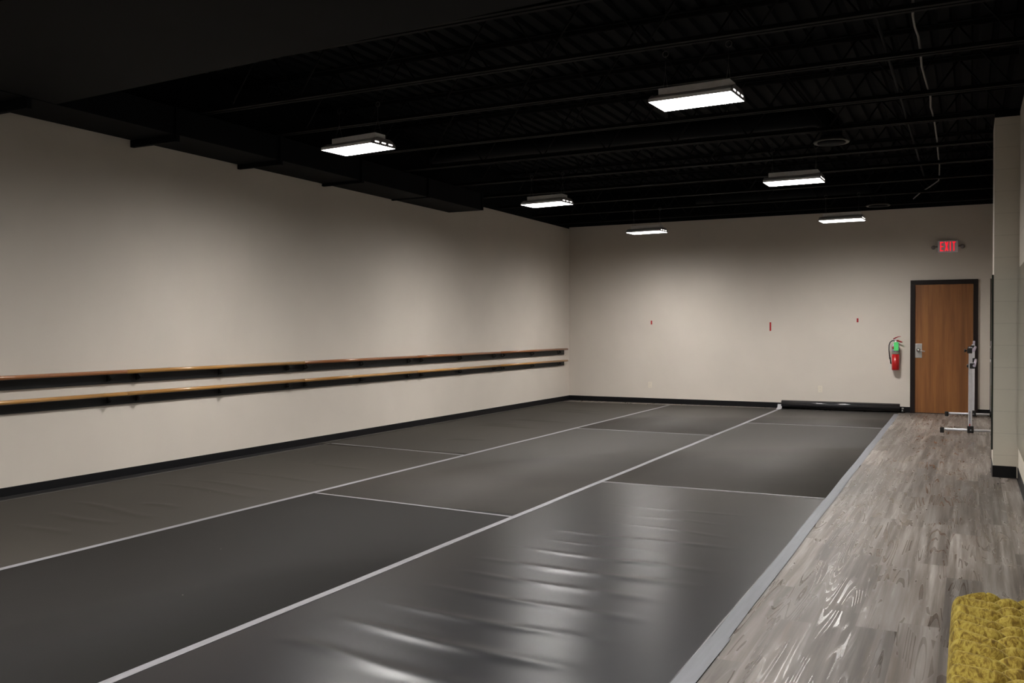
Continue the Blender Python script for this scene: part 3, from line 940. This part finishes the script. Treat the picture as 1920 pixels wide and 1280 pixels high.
# ------------------------------------------------------------------ portable barre on the planks
t = thing('portable_barre', (0.0, 14.9, 0.0), 'silver free-standing ballet barre with black clamps in front of the door', 'ballet barre')
ZB = 0.048
for name, y, x in (('near', 13.36, 0.010), ('far', 16.00, 0.048)):
    yy = y - 14.9
    b = nb(); box(b, x - 0.033, x + 0.013, yy - 0.018, yy + 0.018, 0.05, 1.145, bev=0.006)
    p_ = obj('post', b, 'alu', t)
    if name == 'near':
        b = BX(x - 0.022, x - 0.008, yy - 0.0193, yy - 0.0183, 0.135, 0.30)
        o = obj('sticker', b, 'sticker', p_) if 'sticker' in M else obj('sticker', b, simple('grey_printed_sticker', (0.30, 0.30, 0.36), 0.5, var=0.35, scale=90), p_)
        b = BX(x - 0.022, x - 0.008, yy - 0.0193, yy - 0.0183, 0.10, 0.132)
        obj('sticker', b, 'red_tape', p_)
    b = nb(); tube(b, [(-0.315, yy, ZB), (0.325, yy, ZB)], 0.0165, 16)
    f_ = obj('foot_bar', b, 'alu', t)
    for s in (-0.335, 0.345):
        b = nb(); box(b, s - 0.026, s + 0.026, yy - 0.028, yy + 0.028, 0.001, 0.074, bev=0.007)
        obj('rubber_foot', b, 'black_plastic', f_)
    b = nb(); box(b, x - 0.045, x + 0.032, yy - 0.03, yy + 0.03, 0.012, 0.105, bev=0.01)
    lathe(b, (x + 0.005, yy - 0.03, 0.04), (0, -1, 0), [(0, 0.020), (0.025, 0.024), (0.028, 0.0)], 12)
    obj('base_clamp', b, 'black_plastic', t)
    for z, dx in ((1.095, -0.02), (0.895, 0.012)):
        b = nb(); box(b, x + dx - 0.032, x + dx + 0.030, yy - 0.030, yy + 0.03, z - 0.035, z + 0.035, bev=0.008)
        lathe(b, (x + dx - 0.032, yy, z), (-1, 0, 0), [(0, 0.010), (0.014, 0.010), (0.016, 0.022), (0.032, 0.022), (0.034, 0.0)], 12)
        obj('bar_clamp', b, 'black_plastic', t)
for z, x0 in ((1.10, 0.036), (0.90, 0.044)):
    b = nb(); tube(b, [(x0, 13.30 - 14.9, z), (x0 + 0.030, 16.05 - 14.9, z)], 0.0185, 16)
    obj('barre_bar', b, 'lilac', t)
b = nb(); box(b, 0.030, 0.062, 16.0 - 14.9 - 0.02, 16.0 - 14.9 + 0.02, 1.1455, 1.20, bev=0.004)
obj('post_top', b, 'lilac', t)

# ------------------------------------------------------------------ mirrors
t = thing('wall_mirror', (XR, 6.4, 1.1), 'tall mirror panel on the right block wall in front of the pilaster', 'mirror')
b = BX(-0.0065, -0.001, -2.9, 3.10, -0.80, 0.82)
obj('backing', b, 'mirror_edge', t)
b = nb(); box(b, -0.0085, -0.0067, -2.9, 3.10, -0.80, 0.82)
obj('glass', b, 'mirror', t)
t = thing('wall_mirror', (0.19, 9.815, 1.06), 'dark-edged mirror panel on the room side of the pilaster', 'mirror')
b = BX(-0.017, -0.001, -0.295, 0.295, -0.81, 0.815)
obj('backing', b, 'mirror_edge', t)
b = BX(-0.0188, -0.0172, -0.290, 0.290, -0.80, 0.81)
obj('glass', b, 'mirror', t)

# ------------------------------------------------------------------ tufted bench
bx0, bx1, by0, by1, bz = -0.056, 0.378, 1.95, 3.525, 0.45
t = thing('tufted_bench', ((bx0 + bx1) / 2, (by0 + by1) / 2, 0), 'gold crushed-velvet bench with a tufted, pleated top in the lower right corner', 'bench')
cx, cy = (bx0 + bx1) / 2, (by0 + by1) / 2
b = nb()
NX, NY = 110, 380
def cush(x, y):
    u = (x - 0.055) / 0.066
    # pleats bow toward the far end at the outer edge
    v = (y - 3.50) / 0.1 + 0.5
    ub = min(0, u)
    v += 0.30 * ub
    us = max(u, 0)
    uu = (bx1 - 0.055 - 0.066) / 0.066
    us = min(us, math.floor(uu))
    a, c = v + us / 2, v - us / 2
    h = (abs(math.sin(math.pi * a)) * abs(math.sin(math.pi * c))) ** 0.42
    if u > 0:
        r_ = 1.0
    z = bz - 0.042 + 0.042 * h
    # far edge folds to the rim
    ex = min(x - bx0, bx1 - x); ey = min(y - by0, by1 - y)
    for e, R0 in ((ex, 0.032), (ey, 0.034)):
        if e < R0:
            q = 1 - e / R0
            z -= 0.07 * (1 - math.sqrt(max(0, 1 - q * q)))
    z -= 0.005 * math.exp(-((x - 0.055 - 0.004 * math.sin(y * 14)) / 0.0028) ** 2)
    z += 0.004 * math.sin(x * 23 + y * 9) + 0.003 * math.sin(y * 31)
    return z
xs = [bx0 + (bx1 - bx0) * (0.5 - 0.5 * math.cos(math.pi * (k / NX) ** 1.0)) * 0.35 + (bx1 - bx0) * (k / NX) * 0.65 for k in range(NX + 1)]
ys = [by0 + (by1 - by0) * k / NY for k in range(NY + 1)]
grid = [[b.verts.new((x - cx, y - cy, cush(x, y))) for x in xs] for y in ys]
for a, c in zip(grid, grid[1:]):
    for k in range(NX):
        f = b.faces.new((a[k], a[k + 1], c[k + 1], c[k])); f.smooth = True
per = grid[0] + [r[-1] for r in grid[1:]] + grid[-1][-2::-1] + [r[0] for r in grid[-2:0:-1]]
low = [b.verts.new((v.co.x, v.co.y, 0.30)) for v in per]
n = len(per)
for k in range(n): b.faces.new((per[k], low[k], low[(k + 1) % n], per[(k + 1) % n]))
b.faces.new(low)
obj('cushion', b, 'velvet', t)
b = BX(bx0 - cx + 0.01, bx1 - cx - 0.01, by0 - cy + 0.01, by1 - cy - 0.01, 0.20, 0.2995, bev=0.008)
obj('bench_base', b, 'velvet', t)
for sx in (-1, 1):
    for sy in (-1, 1):
        b = nb()
        x_, y_ = sx * ((bx1 - bx0) / 2 - 0.05), sy * ((by1 - by0) / 2 - 0.07)
        lathe(b, (x_, y_, 0.0), (0, 0, 1), [(0.0005, 0.014), (0.19, 0.026), (0.1995, 0.026)], 14)
        obj('leg', b, 'frame_brown', t)
for row in range(0, 5):
    for k in range(0, 15):
        # fabric-covered buttons sunk in the far half of the tufting
        vv = -k + (0.5 if row % 2 else 0.0) - 0.5
        y = 3.50 + vv * 0.1
        x = 0.055 + row * 0.066
        if x > bx1 - 0.05 or y < by0 + 0.06 or y > by1 - 0.05: continue
        b = nb()
        lathe(b, (x - cx, y - cy, bz - 0.042 + 0.001), (0, 0, 1), [(-0.004, 0.0), (-0.003, 0.006), (0.001, 0.007), (0.004, 0.0045), (0.005, 0.0)], 10)
        obj('button', b, 'velvet', t)
